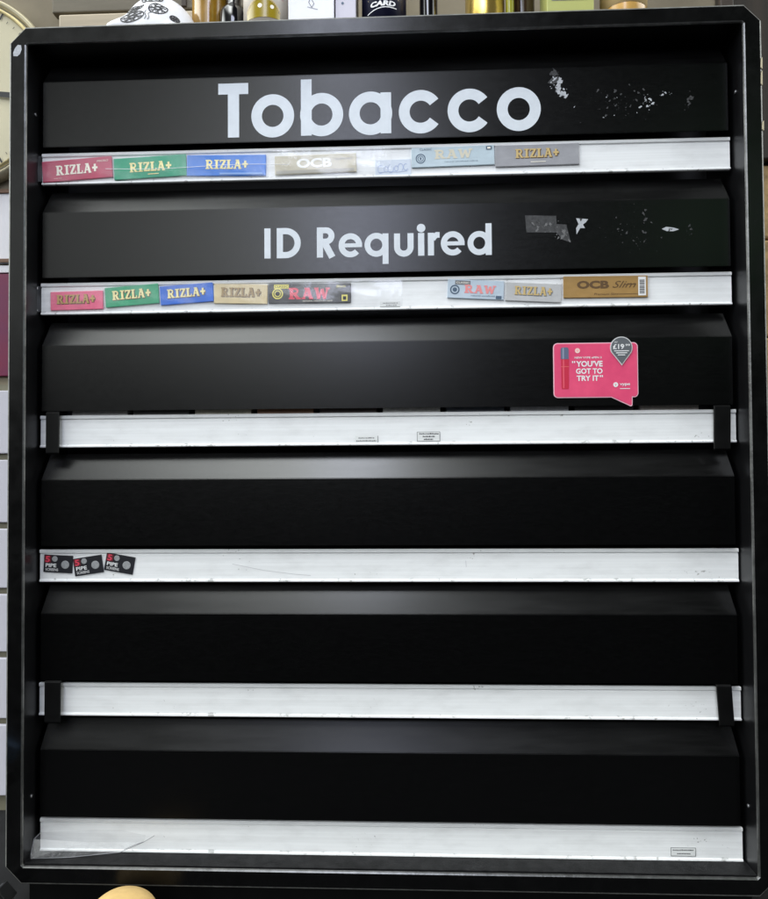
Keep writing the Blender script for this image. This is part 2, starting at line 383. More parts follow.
# lettering "ID Required"
ink = Ink(); z0 = FL(1); wz = .0079; b0 = .3021
ink.rect(-.1462, -.1383, sh(b0), sh(.3405))
ink.rect(-.1304, -.1225, sh(b0), sh(.3405))
pts = [(-.1300, .3366), (-.1190, .3366)]+[(-.1190+.0152*math.cos(R(a_)), .3213+.0153*math.sin(R(a_))) for a_ in range(80, -81, -10)]+[(-.1190, .3060), (-.1300, .3060)]
ink.stroke([(x, sh(z)) for x, z in pts], wz)
ink.build('lettering', VINYL, flaps[1], (0, -0.0083, 0)); ink = Ink()
ink.rect(-.0794, -.0716, sh(b0), sh(.3403))
pts = [(-.079, .3366), (-.0680, .3366)]+[(-.0680+.0072*math.cos(R(a_)), .3294+.0072*math.sin(R(a_))) for a_ in range(75, -76, -15)]+[(-.0680, .3222), (-.079, .3222)]
ink.stroke([(x, sh(z)) for x, z in pts], .0076)
ink.stroke([(-.0702, sh(.3218)), (-.0598, sh(b0))], .0084)
def eletter(cx):
    ink.arc(cx, sh(.3169), .0112, .0116, 2, 318, .0074, n=44); ink.rect(cx-.0115, cx+.0148, sh(.3144), sh(.3194))
eletter(-.0370)
ink.arc(-.0042, sh(.3169), .0112, .0115, 0, 360, wz-.0006, n=44); ink.rect(.0036, .0111, sh(.2926), sh(.3312))
ink.stroke([(.0219, sh(.3308)), (.0219, sh(.3135))]+[(.0304+.0085*math.cos(R(a_)), sh(.3135+.0085*math.sin(R(a_)))) for a_ in range(195, 346, 15)]+[(.0389, sh(.3135)), (.0389, sh(.3308))], .0076)
ink.rect(.0483, .0561, sh(b0), sh(.3308)); ink.disc(.0522, sh(.3370), .0054)
ink.rect(.0606, .0682, sh(b0), sh(.3308)); ink.stroke([(.0665, sh(.3225)), (.0688, sh(.3262)), (.0718, sh(.3280)), (.0754, sh(.3279))], .0072)
eletter(.0917)
ink.arc(.1248, sh(.3167), .0110, .0115, 0, 360, wz-.0006, n=44); ink.rect(.1327, .1403, sh(.3015), sh(.3414))
ink.build('lettering', VINYL, flaps[1], (0, -0.0083, 0))

# torn-off sticker residue on the two top flaps
def flakes(ink, cx, cz, rx, rz, n, size, mi, seed):
    rnd = random.Random(seed)
    for _ in range(n):
        x = cx+rnd.gauss(0, .45)*rx; z = cz+rnd.gauss(0, .45)*rz; s_ = size*rnd.choice((.2, .3, .3, .5, 1.0, 1.3)); m = rnd.randint(7, 12); a0 = rnd.random()*6; sk = rnd.uniform(-.8, .8)
        p = [(s_*rnd.uniform(.25, 1.25)*math.cos(a0+6.283*k/m), s_*rnd.uniform(.25, 1.1)*math.sin(a0+6.283*k/m)) for k in range(m)]
        ink.poly([(x+u, z+v+sk*u) for u, v in p], mi)
ink = Ink(); z0 = FL(0)
flakes(ink, .2215, sh(.5265), .007, .006, 10, .0042, 1, 1)
flakes(ink, .2260, sh(.5120), .009, .012, 30, .0030, 0, 2); flakes(ink, .2325, sh(.5020), .006, .004, 14, .0028, 0, 3)
ink.build('sticker_residue', [RES_W, RES_G], flaps[0], (0, -0.0083, 0)); ink = Ink()
flakes(ink, .3330, sh(.4900), .010, .010, 16, .0020, 0, 4); flakes(ink, .36, sh(.5000), .012, .004, 7, .0016, 0, 5)
flakes(ink, .300, sh(.4930), .05, .022, 50, .0014, 1, 6); flakes(ink, .29, sh(.49), .05, .03, 18, .0008, 0, 7)
ink.build('sticker_residue', [RES_W, RES_G], flaps[0], (0, -0.0083, 0))
ink = Ink(); flakes(ink, .386, sh(.488), .007, .012, 12, .0024, 1, 8); ink.build('sticker_residue', [RES_W, RES_G], flaps[0], (0, -0.0083, 0))
ink = Ink(); z0 = FL(1)
ink.poly([(.1820, sh(.3505)), (.2205, sh(.3490)), (.2210, sh(.3385)), (.2330, sh(.3380)), (.2385, sh(.3150)), (.2280, sh(.3190)), (.2210, sh(.3280)), (.1835, sh(.3290))], 1)
flakes(ink, .228, sh(.327), .012, .010, 24, .0022, 2, 11); flakes(ink, .205, sh(.338), .02, .01, 16, .002, 2, 12)
RESM = [RES_W, RES_G, mat('pale_glue_residue', (0.13, 0.13, 0.13, 1), .7)]
ink.build('sticker_residue', RESM, flaps[1], (0, -0.0083, 0)); ink = Ink()
ink.poly([(.2452, sh(.3455)), (.2600, sh(.3440)), (.2570, sh(.3400)), (.2535, sh(.3375)), (.2560, sh(.3330)), (.2500, sh(.3330)), (.2455, sh(.3250)), (.2450, sh(.3330)), (.2480, sh(.3380))], 0)
ink.poly([(.2490, sh(.3455)), (.2530, sh(.3450)), (.2510, sh(.3410))], 1)
ink.build('sticker_residue', RESM, flaps[1], (0, -0.0083, 0)); ink = Ink()
ink.poly([(.3500, sh(.3300)), (.3555, sh(.3325)), (.3640, sh(.3315)), (.3715, sh(.3290)), (.3640, sh(.3268)), (.3560, sh(.3272))], 0)
ink.poly([(.358, sh(.3305)), (.364, sh(.3300)), (.362, sh(.3285))], 1)
flakes(ink, .3845, sh(.3250), .008, .012, 18, .0016, 1, 13); flakes(ink, .31, sh(.325), .05, .03, 46, .0012, 1, 14); flakes(ink, .33, sh(.342), .004, .012, 10, .002, 1, 15)
ink.build('sticker_residue', RESM, flaps[1], (0, -0.0083, 0))

# little printed labels on the rails
PAPER = mat('white_label_paper', (0.72, 0.73, 0.72, 1), 0.6); INKB = mat('black_print', (0.02, 0.02, 0.022, 1), 0.6)
def rail_label(i, x0, x1, zc, h, lines, border=(1, 1, 1, 1)):
    ink = Ink(); z = zc-RZ[i]; xm = (x0+x1)/2
    ink.rect(x0, x1, z-h/2, z+h/2, 0)
    e = .0005
    if border[0]: ink.rect(x0, x1, z+h/2-e, z+h/2, 1)
    if border[1]: ink.rect(x0, x1, z-h/2, z-h/2+e, 1)
    if border[2]: ink.rect(x0, x0+e, z-h/2, z+h/2, 1)
    if border[3]: ink.rect(x1-e, x1, z-h/2, z+h/2, 1)
    n = len(lines); rnd = random.Random(i*7+3)
    for k, (a_, c_) in enumerate(lines):      # unreadable small print: rows of short marks
        zz = z+h/2-(k+.75)*h/(n+.5); x = x0+(x1-x0)*a_
        while x < x0+(x1-x0)*c_:
            d = rnd.uniform(.0006, .0019); ink.rect(x, x+d, zz-h*.06, zz+h*.06*rnd.uniform(.6, 1.4), 1); x += d+.0005
    ink.build('price_label', [PAPER, INKB], rails[i], (0, -.0009, 0))
rail_label(2, .0452, .0741, .0752, .0122, [(.1, .92), (.25, .75), (.3, .7)])
rail_label(2, -.0329, -.0039, .0722, .0090, [(.15, .85), (.05, .9)], (0, 0, 0, 1))
rail_label(5, .3519, .3820, -.4360, .0105, [(.08, .92), (.25, .75)])
rail_label(1, -.0003, .0250, .2432, .0072, [(.15, .85), (.3, .8)], (0, 1, 0, 0))

# clear covers over the ticket rails
covers = []
def cover(i, x0, x1):
    b = bmesh.new(); n = 60; m = 6; g = []
    for k in range(n+1):
        x = x0+(x1-x0)*k/n
        g.append([b.verts.new((x, -.0042-.0018*math.sin(math.pi*j/m)-.0006*math.sin(x*70+j), -.0172+.0335*j/m)) for j in range(m+1)])
    for k in range(n):
        for j in range(m): b.faces.new((g[k][j], g[k+1][j], g[k+1][j+1], g[k][j+1])).smooth = True
    c = from_bm('plastic_cover', b, FILM, rails[i])
    covers.append(c)
cover(0, -.4415, .015); cover(1, -.4412, .028)
# torn cover hanging loose at the left of the bottom rail
b = bmesh.new()
outl = [(-.4345, -.4225, -.003), (-.4385, -.4262, -.012), (-.4392, -.4420, -.018), (-.4380, -.4462, -.020), (-.3900, -.4458, -.016), (-.3300, -.4425, -.009), (-.3020, -.4320, -.0045), (-.3000, -.4240, -.0036), (-.3300, -.4180, -.0034), (-.3700, -.4188, -.0034)]
v = [b.verts.new((x, y, z-RZ[5])) for x, z, y in outl]; c_ = b.verts.new((-.375, -.0065, -.432-RZ[5]))
for k in range(len(v)): b.faces.new((v[k], v[(k+1) % len(v)], c_))
tc_ = from_bm('plastic_cover', b, FILM_T, rails[5])
def tube(bm, pts, r, seg=6, mi=0):
    rings = []
    P = [Vector(p) for p in pts]
    for i, p in enumerate(P):
        d = (P[min(i+1, len(P)-1)]-P[max(i-1, 0)]).normalized(); u = d.cross(Vector((0, 1, .3))).normalized(); w_ = d.cross(u)
        rings.append([bm.verts.new(p+(u*math.cos(6.2832*k/seg)+w_*math.sin(6.2832*k/seg))*r) for k in range(seg)])
    for a_, c in zip(rings, rings[1:]):
        for k in range(seg):
            f = bm.faces.new((a_[k], a_[(k+1) % seg], c[(k+1) % seg], c[k])); f.material_index = mi; f.smooth = True
b = bmesh.new(); tube(b, [(x, y, z-RZ[5]) for x, z, y in outl[0:7]], .00035)
tube(b, [(-.3255, -.0075, -.4400-RZ[5]), (-.312, -.0062, -.4345-RZ[5]), (-.300, -.0055, -.4305-RZ[5]), (-.288, -.005, -.4235-RZ[5])], .0004)
from_bm('cut_edge', b, mat('torn_film_edge', (.28, .28, .3, 1), .35), tc_)
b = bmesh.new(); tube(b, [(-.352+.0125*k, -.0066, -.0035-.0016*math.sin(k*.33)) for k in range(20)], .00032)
from_bm('glare_streak', b, FILM_EDGE_GLARE, covers[0])  # plain white tube stands in for a streak of glare on the film
b = bmesh.new(); tube(b, [(-.4412, -.0044, -.016), (-.4425, -.0058, -.004), (-.4412, -.0050, .015)], .0003); from_bm('cut_edge', b, FILM_EDGE_GLARE, covers[1])
b = bmesh.new(); tube(b, [(-.4415, -.0044, -.016), (-.4432, -.0060, .002), (-.4415, -.0050, .015)], .0003); from_bm('cut_edge', b, FILM_EDGE_GLARE, covers[0])

# scratches and pen marks on the rails
SCR = mat('scratch_grey', S(196, 196, 198), .6)
for (i, pts) in ((3, [(-.19, .002), (-.15, -.006), (-.11, -.011), (-.09, -.0125)]), (3, [(.105, .006), (.1055, -.002)])):
    ink = Ink(); ink.stroke(pts, .0006); ink.build('scratch_mark', SCR, rails[i], (0, -.0006, 0))
# black clips strapped over rails three and five
def clip(i, x0, x1, zlow, lean=0.0):
    b = bmesh.new(); h = RH
    prof = [(.010, h+.0052), (-.0070, h+.0052), (-.0100, h+.0030), (-.0102, zlow+.002), (-.0085, zlow), (-.0078, zlow), (-.0080, h+.0010), (-.0060, h+.0030), (.010, h+.0032)]
    add_extrude_x(b, prof, x0, x1)
    for v in b.verts: v.co.x += lean*(h-v.co.z)
    bmesh.ops.bevel(b, geom=b.edges[:], offset=.0004, segments=1, affect='EDGES')
    return from_bm('rail_clip', b, PLASTIC, cab, OFF+Vector((0, 0, RZ[i])))
clip(2, -.4270, -.4100, .0560-RZ[2]); clip(2, .4095, .4295, .0550-RZ[2], -.02)
clip(4, -.4272, -.4068, -.2835-RZ[4]); clip(4, .4070, .4250, -.2808-RZ[4], .055)
# small screws in the side walls
SCREW = mat('grey_screw', (0.22, 0.22, 0.23, 1), 0.4, metal=0.8)
for (sx, y, z) in ((-1, -.012, .492), (1, -.012, -.374), (-1, -.014, -.372), (1, -.012, .497)):
    b = bmesh.new(); add_lathe(b, [(.0024, 0), (.0022, .0008), (.0012, .0013)], 0, 0, 0, 16)
    o = from_bm('screw', b, SCREW, cab, OFF+Vector((sx*(XI-.0001), y, z))); o.rotation_euler = (0, -sx*math.pi/2, 0)

# ------------------------------------------------------------------ packs glimpsed behind the third flap
packc = [(150, 150, 150), (60, 60, 62), (170, 165, 150), (120, 85, 60), (60, 50, 48), (180, 180, 178), (70, 75, 85), (160, 160, 165), (50, 48, 50), (150, 145, 140)]
xp = -.40
words = ['grey', 'charcoal', 'cream', 'brown', 'dark brown', 'white', 'slate blue', 'silver', 'black', 'stone coloured']
for k, c in enumerate(packc):
    t = thing('cigarette_carton', words[k]+' carton glimpsed in the dark gap above the third white rail', 'carton', (xp+.036, .0235, RZ[2]-.02), group='cartons behind the third flap')
    b = bmesh.new(); add_box(b, -.036, .036, -.018, .018, 0, .036, .001); from_bm('box', b, mat('carton_'+words[k].replace(' ', '_'), S(*c), .4, var=.2), t)
    b = bmesh.new(); add_box(b, -.0365, .0365, -.0185, .0185, .0365, .053, .001); from_bm('lid', b, mat('lid_'+words[k].replace(' ', '_'), S(*[min(255, int(q*1.15)+10) for q in c]), .4, var=.3, vscale=(90, 90, 90)), t)
    xp += .0805

# ------------------------------------------------------------------ rolling-paper packets on the two top rails
def packet(label, group, x, z, w_, h, ang, col, draw, mats, lift=.0):
    t = thing('rolling_paper_packet', label, 'packet', (x, -.0006-lift, z), (0, -R(ang), 0), group)
    b = bmesh.new(); add_box(b, -w_/2, w_/2, -.0022, 0, -h/2, h/2, .0007)
    from_bm('sleeve', b, mat('card_%d_%d_%d' % col, S(*col), .34, var=.10, vscale=(30, 30, 70), bump=.5, bscale=70), t)
    ink = Ink(); draw(ink, w_, h); ink.build('lettering', mats, t, (0, -.0024, 0))
    return t
GOLD = mat('pale_gold_ink', S(240, 226, 160), .4, var=.15, vscale=(200, 200, 200)); CREAMI = mat('cream_ink', S(242, 236, 220), .45)
DKGOLD = mat('dull_gold_ink', S(196, 170, 112), .4); BROWN = mat('brown_ink', S(92, 66, 34), .5); GREYI = mat('grey_ink', S(110, 112, 116), .5)
NAVY = mat('slate_ink', S(70, 90, 110), .5); REDI = mat('red_ink', S(214, 60, 84), .45); YELI = mat('yellow_ink', S(226, 214, 110), .45); SALM = mat('salmon_ink', S(226, 140, 140), .5)
def riz(x0, z0, h, wd, shadow=None, extra=None):
    def d(ink, W, H):
        if shadow is not None: ink.slab('RIZLA+', x0*W+.0006, z0*H-.0006, h*H, wd*W, 1, 1.35)
        for _ in range(2): ink.y()
        ink.slab('RIZLA+', x0*W, z0*H, h*H, wd*W, 0)
        if extra: extra(ink, W, H)
    return d
def pink_x(ink, W, H):
    ink.text('king size', -.44*W+.010, -.44*W+.020, -.36*H, .0014, 0); ink.text('MICRO', .29*W, .45*W, .30*H, .0024, 0, shear=.2)
def small_line(ink, W, H): ink.rect(-.03*W, .12*W, -.35*H, -.31*H, 0)
g1 = 'rolling paper packets on the top rail'; g2 = 'rolling paper packets on the second rail'
packet('pink rolling paper packet with cream lettering under film, leftmost on the top rail', g1, -.391, .4243, .0922, .0275, 3.5, (184, 70, 98), riz(-.30, -.22, .46, .60, None, pink_x), [CREAMI])
packet('green rolling paper packet lying between the pink and blue packets on the top rail', g1, -.2954, .4250, .0948, .0278, 2.4, (6, 150, 112), riz(-.28, -.20, .44, .58, None, small_line), [GOLD], .0002)
def blue_x(ink, W, H): ink.rect(-.08*W, .46*W, -.44*H, -.36*H, 1)
packet('long blue rolling paper packet with pale yellow lettering on the top rail', g1, -.1964, .4250, .1025, .0270, -1.0, (34, 114, 206), riz(-.26, -.18, .44, .54, None, blue_x), [GOLD, mat('pale_blue_ink', S(130, 170, 226), .45)])
def ocb1(ink, W, H):
    ink.text('OCB', -.23*W, .20*W, .06*H, .0122, 0, bold=.04); ink.text('SLIM FIT', .24*W, .46*W, .22*H, .0026, 1); ink.rect(-.48*W, .47*W, -.45*H, -.30*H, 2); ink.text('XX', -.42*W, -.30*W, .05*H, .006, 3)
packet('cream rolling paper packet with white rounded letters in the middle of the top rail', g1, -.0815, .4240, .1045, .0240, 1.0, (188, 180, 156), ocb1, [mat('bright_white_ink', (.86, .86, .86, 1), .5), GREYI, mat('grey_fold', S(168, 164, 152), .5), mat('pale_cream_ink', S(222, 217, 205), .5)])
def raw1(ink, W, H):
    ink.arc(-.39*W, -.06*H, .0056, .0056, 0, 360, .0012, 1); ink.arc(-.39*W, -.06*H, .0034, .0034, 0, 360, .0008, 1); ink.rect(-.40*W, -.38*W, -.12*H, 0, 1)
    ink.slab('RAW', -.22*W, -.10*H, .44*H, .46*W, 0, 1.35); ink.text('natural unrefined rolling', -.10*W, .30*W, -.27*H, .0017, 1); ink.text('CLASSIC', -.40*W, -.25*W, .40*H, .0026, 1); ink.rect(.40*W, .47*W, .26*H, .44*H, 1); ink.rect(.415*W, .455*W, .31*H, .39*H, 2)
packet('pale blue rolling paper packet with round emblem and faint sand letters, top rail', g1, .0932, .4296, .1047, .0252, 1.0, (178, 194, 202), raw1, [mat('sand_ink', S(206, 200, 180), .5), NAVY, CREAMI])
packet('silver grey rolling paper packet with gold letters, rightmost on the top rail', g1, .1990, .4288, .1052, .0270, .7, (152, 152, 156), riz(-.26, -.12, .42, .52, 1, lambda i, W, H: i.rect(-.08*W, .10*W, -.34*H, -.31*H, 2)), [DKGOLD, BROWN, CREAMI])

packet('small bright pink rolling paper packet, leftmost on the second rail', g2, -.391, .2540, .0690, .0240, .8, (226, 100, 134), riz(-.38, -.16, .48, .74, 1), [mat('dull_bronze_ink', S(186, 148, 92), .4), BROWN])
packet('small green rolling paper packet tilted upwards beside the bright pink one', g2, -.3189, .2592, .0700, .0255, 4.0, (4, 152, 104), riz(-.36, -.16, .46, .72, 1), [GOLD, BROWN], .0002)
packet('small blue rolling paper packet tilted between the green and tan packets', g2, -.2478, .2602, .0690, .0245, 3.6, (4, 96, 200), riz(-.36, -.16, .46, .72, 1), [GOLD, BROWN])
packet('small tan rolling paper packet between the blue and black packets', g2, -.1779, .2590, .0688, .0250, -1.6, (206, 188, 146), riz(-.37, -.14, .46, .75, 1), [mat('bronze_ink', S(150, 122, 70), .4), BROWN])
def rawk(ink, W, H):
    ink.arc(-.385*W, -.02*H, .0062, .0062, 0, 360, .0016, 1); ink.arc(-.385*W, -.02*H, .0036, .0036, 0, 360, .0012, 1); ink.rect(-.43*W, -.25*W, .24*H, .44*H, 1); ink.text('CLASSIC', -.42*W, -.26*W, .34*H, .0028, 2)
    ink.slab('RAW', -.25*W, -.30*H, .56*H, .50*W, 0, 1.3); ink.text('NATURAL UNREFINED HEMP', -.08*W, .28*W, -.40*H, .0016, 3); ink.text('Black', .33*W, .44*W, .33*H, .0030, 1); ink.rect(.39*W, .46*W, -.42*H, -.10*H, 1); ink.rect(.405*W, .445*W, -.36*H, -.18*H, 2)
packet('black rolling paper packet with red slab letters and yellow emblem on the second rail', g2, -.0899, .2586, .1055, .0252, -.3, (38, 36, 35), rawk, [REDI, YELI, INKB, CREAMI])
def raw2(ink, W, H):
    ink.arc(-.37*W, -.05*H, .0052, .0052, 0, 360, .0016, 1); ink.disc(-.37*W, -.05*H, .0028, 1); ink.rect(-.37*W, -.10*W, .22*H, .44*H, 2); ink.text('CLASSIC', -.35*W, -.12*W, .33*H, .0024, 3)
    ink.slab('RAW', -.20*W, -.20*H, .42*H, .56*W, 0, 1.3); ink.text('natural unrefined', -.08*W, .34*W, -.32*H, .0018, 1); ink.rect(.36*W, .46*W, -.46*H, -.30*H, 1)
packet('small pale blue rolling paper packet with salmon letters tilted down on the second rail', g2, .1204, .2598, .0708, .0240, -3.2, (180, 194, 206), raw2, [SALM, NAVY, GREYI, CREAMI])
packet('small silver rolling paper packet tilted down beside the brown packet', g2, .1924, .2550, .0695, .0235, -3.2, (182, 182, 182), riz(-.34, -.16, .46, .68, 1), [DKGOLD, GREYI], .0002)
def ocb2(ink, W, H):
    ink.text('OCB', -.34*W, .04*W, .10*H, .0100, 0, bold=.05); ink.text('Slim', .08*W, .36*W, .10*H, .0085, 0, shear=.45); ink.rect(.22*W, .36*W, .08*H, .11*H, 0)
    ink.text('Premium Slim', -.14*W, .14*W, -.34*H, .0028, 0, shear=.3); ink.rect(.14*W, .38*W, -.355*H, -.335*H, 0)
    ink.rect(.385*W, .475*W, -.42*H, .44*H, 1)
    z = -.34*H; rnd = random.Random(5)
    while z < .28*H:
        d = rnd.uniform(.0004, .0013); ink.rect(.40*W, .46*W, z, z+d, 2); z += d+.0006
packet('long brown rolling paper packet with a white barcode, rightmost on the second rail', g2, .2819, .2606, .1043, .0272, -.2, (160, 126, 74), ocb2, [BROWN, WHITEINK, INKB])

# faint blue scribbled ticket half hidden under the film of the top rail
t = thing('paper_ticket', 'pale slip with faint blue handwriting between the cream and pale blue packets', 'ticket', (.0174, -.0006, .4178), (0, -R(1), 0))
b = bmesh.new(); add_box(b, -.0228, .0228, -.0006, 0, -.0100, .0100, .0002); from_bm('slip', b, mat('pale_blue_paper', S(206, 214, 226), .6, var=.05), t)
ink = Ink()
for (x, r, a0, a1) in ((-.016, .0042, 40, 300), (-.009, .0030, 0, 330), (-.003, .0044, 100, 380), (.004, .0028, 30, 350), (.0095, .0040, -60, 200), (.016, .0034, 60, 330)):
    ink.arc(x, -.001+.001*math.sin(x*900), r*.8, r*1.2, a0, a1, .0007, n=18)
ink.stroke([(-.018, -.0060), (-.006, -.0052), (.006, -.0062), (.018, -.0050)], .0006)
ink.build('handwriting', mat('faded_blue_ink', S(166, 180, 212), .6), t, (0, -.0008, 0))

# ------------------------------------------------------------------ three cards of pipe screens on the fourth rail
CARD = mat('navy_black_card', S(26, 27, 33), .4, var=.15); MESHG = mat('grey_gauze', S(150, 152, 154), .5, var=.3, vscale=(900, 900, 900), metal=.2)
where = ['level, leftmost of three on the fourth rail', 'tilted anticlockwise, middle one of the three', 'tilted clockwise, rightmost of the three']
for k, (x, z, ang) in enumerate(((-.4145, -.0839, -3.0), (-.3752, -.0859, 8.5), (-.3346, -.0836, -10.0))):
    t = thing('pipe_screen_card', 'small black card of pipe screens '+where[k], 'card', (x, -.0004-.0003*(k == 1), z), (0, -R(ang), 0), 'pipe screen cards on the fourth rail')
    b = bmesh.new(); add_box(b, -.0188, .0188, -.0012, 0, -.0112, .0112, .0004); from_bm('card', b, CARD, t)
    ink = Ink(); ink.rect(-.0180, -.0092, .0012, .0102, 1); ink.text('5', -.0166, -.0108, .0056, .0078, 2, bold=.03)
    ink.text('PIPE', -.0160, -.0020, -.0022, .0046, 0, bold=.018); ink.text('SCREENS', -.0158, .0006, -.0076, .0032, 0, bold=.004)
    ink.build('lettering', [WHITEINK, mat('dark_red_ink', S(92, 24, 34), .5), REDI], t, (0, -.0014, 0))
    for (cx, cz, r) in ((-.0045, .0062, .0036), (.0094, -.0006, .0052)):
        b = bmesh.new(); add_lathe(b, [(r, 0), (r, .0003), (r*.92, .0005)], 0, 0, 0, 28)
        o = from_bm('gauze_disc', b, MESHG, t, (cx, -.0012, cz)); o.rotation_euler = (math.pi/2, 0, 0)

# ------------------------------------------------------------------ pink promotional card on the third flap
t = thing('promotional_card', 'pink speech bubble price card stuck on the third black flap', 'sign', (.2665, -.0086, .1552))
PINK = mat('pink_card_print', S(222, 66, 112), .38, var=.12, vscale=(18, 18, 18), col2=S(232, 84, 122)); WBORD = mat('white_card_border', S(236, 196, 206), .45)
def bubble(o):
    x0, x1, z0, z1 = -.0510-o, .0508+o, -.0330-o, .0333+o; r = .0045+o; p = []
    for cx, cz, a in ((x1-r, z1-r, 0), (x0+r, z1-r, 90), (x0+r, z0+r, 180)):
        p += [(cx+r*math.cos(R(a+s_)), cz+r*math.sin(R(a+s_))) for s_ in range(0, 91, 15)]
    p += [(.0190-o*.3, z0), (.0420+o*.4, -.0440-o*1.3), (.0434+o, -.0428-o), (.0436+o, z0+.0002)]
    cx, cz = x1-r, z0+r
    p += [(cx+r*math.cos(R(s_)), cz+r*math.sin(R(s_))) for s_ in range(285, 361, 15)]
    return p
b = bmesh.new(); poly_prism(b, bubble(.0009), -.0010, 0); from_bm('border', b, WBORD, t)
b = bmesh.new(); poly_prism(b, bubble(-.0001), -.0013, -.0002); from_bm('card', b, PINK, t)
ink = Ink()
ink.text('NEW VYPE ePEN 3', -.0258, .0072, .0158, .0024, 0, bold=.02)
ink.text('YOU\u2019VE', -.0240, .0084, .0080, .0072, 0, bold=.03); ink.text('GOT TO', -.0243, .0082, -.0010, .0068, 0, bold=.03); ink.text('TRY IT', -.0236, .0036, -.0098, .0066, 0, bold=.03)
for x, z in ((-.0290, .0102), (-.0266, .0102), (.0048, -.0076), (.0072, -.0076)): ink.rect(x, x+.0014, z-.0010, z+.0014, 0)
ink.disc(-.0222, .0245, .0032, 1); ink.arc(-.0222, .0245, .0022, .0022, 0, 360, .0006, 0)
ink.disc(.0240, -.0182, .0030, 0); ink.stroke([(.0230, -.0172), (.0240, -.0184), (.0240, -.0198)], .0006, mi=2); ink.stroke([(.0250, -.0172), (.0240, -.0184)], .0006, mi=2)
ink.text('vype', .0290, .0416, -.0184, .0036, 0, bold=.02); ink.rect(.0290, .0416, -.0236, -.0228, 0)
ink.build('lettering', [WHITEINK, mat('peach_ink', S(240, 180, 170), .5), REDI], t, (0, -.0015, 0))
# printed device picture on the card
ink = Ink(); ink.poly([(-.0418, -.0230), (-.0336, -.0230), (-.0332, -.0205), (-.0326, .0140), (-.0424, .0140), (-.0422, -.0205)], 0)
ink.poly([(-.0428, .0142), (-.0330, .0142), (-.0330, .0268), (-.0345, .0288), (-.0412, .0288), (-.0428, .0268)], 1); ink.rect(-.0424, -.0328, .0046, .0051, 2); ink.rect(-.0402, -.0388, -.0215, .0138, 3); ink.rect(-.0406, -.0388, .0146, .0282, 4)
ink.build('device_picture', [mat('device_red', S(196, 44, 70), .35), mat('device_steel', S(96, 104, 128), .35), mat('device_copper', S(226, 130, 110), .4), mat('device_highlight', S(224, 92, 108), .4), mat('device_steel_light', S(140, 148, 170), .4)], t, (0, -.0015, 0))
# price drop
b = bmesh.new()
def drop(r): return [(r*math.cos(R(a)), r*math.sin(R(a))) for a in range(-28, 209, 8)]+[(0.0004, -r*1.62)]
poly_prism(b, drop(.0136), -.0024, -.0014, 0); tagp = from_bm('price_drop', b, mat('drop_border', S(205, 205, 205), .45), t, (.0313, 0, .0275))
b = bmesh.new(); poly_prism(b, drop(.0125), -.0027, -.0016, 0); from_bm('drop_face', b, mat('slate_drop', S(92, 96, 100), .45), tagp)
ink = Ink(); ink.text('\u00a319', -.0104, .0032, .0012, .0064, 0, bold=.025); ink.text('.99', .0036, .0104, .0030, .0026, 0, bold=.02); ink.text('RRP', -.0086, -.0046, .0068, .0019, 0)
ink.rect(-.0090, .0090, -.0046, -.0036, 0); ink.rect(-.0068, .0068, -.0071, -.0060, 0); ink.rect(-.0046, .0044, -.0096, -.0086, 0)
ink.build('price_lettering', WHITEINK, tagp, (0, -.0029, 0))

# ------------------------------------------------------------------ things standing on top of the cabinet
TOPZ = ZT+FW+.0002
# white skull ornament with black maze patterns
t = thing('skull_ornament', 'white ceramic skull ornament with black maze patterns on top of the cabinet', 'ornament', (-.300, .055, TOPZ))
CERAM = mat('white_ceramic', S(226, 226, 228), .42, spec=.35, var=.03); 
from mathutils.bvhtree import BVHTree
b = bmesh.new(); bmesh.ops.create_icosphere(b, subdivisions=6, radius=1)
for v in b.verts:
    n = v.co.copy(); x, y, z = n.x*.0530, n.y*.056, n.z*.0640
    for (ex, ez, er, amt) in ((-.28, .52, .22, .005), (.34, .55, .22, .005), (.05, .30, .10, .003), (.60, -.1, .3, -.006)):
        d = math.hypot(n.x-ex, n.z-ez)
        if n.y < .2 and d < er: y += amt*(1-(d/er)**2)**2
    k = math.exp(-((n.x+.80)/.30)**2-((n.z-.12)/.20)**2-((n.y+.4)/.7)**2); x -= .018*k; y -= .012*k
    v.co = (x, y, max(0, z+.0200))
tree = BVHTree.FromBMesh(b)
sk = from_bm('skull', b, CERAM, t, smooth=True)
def maze(name, cx, cz, rx, rz, lean=0.0):
    ink = Ink(); ink.arc(0, 0, rx, rz, 0, 360, .0014, n=48)
    for k in range(7):
        a = k*51.4; ink.arc(.55*rx*math.cos(R(a)), .55*rz*math.sin(R(a)), rx*.22, rz*.22, a, a+230, .0012, n=14)
        q = [Vector((rx*f*math.cos(R(a+g)), rz*f*math.sin(R(a+g)))) for f, g in ((.95, 25), (.72, 25), (.45, 25), (.45, 38), (.45, 50))]
        ink.stroke(q, .0013)
    ink.arc(0, 0, rx*.25, rz*.25, 0, 360, .0012)
    c, s_ = math.cos(R(lean)), math.sin(R(lean))
    for v in ink.bm.verts:                       # wrap the pattern onto the ceramic
        x, z = cx+v.co.x*c-v.co.z*s_, cz+v.co.x*s_+v.co.z*c
        h = tree.ray_cast(Vector((x, -1, z)), Vector((0, 1, 0)))
        v.co = (x, (h[0].y if h[0] else 0)-.0006+v.co.y, z)
    ink.build(name, INKB, t)
maze('maze_pattern', -.0215, .0330, .0165, .0070, 6)
maze('maze_pattern', .0120, .0440, .0115, .0085, -6)
maze('maze_pattern', -.0200, .0480, .0120, .0058, 16)
maze('maze_pattern', .0320, .0330, .0050, .0040, -20)
maze('maze_pattern', .0000, .0640, .0140, .0080)
ink = Ink()
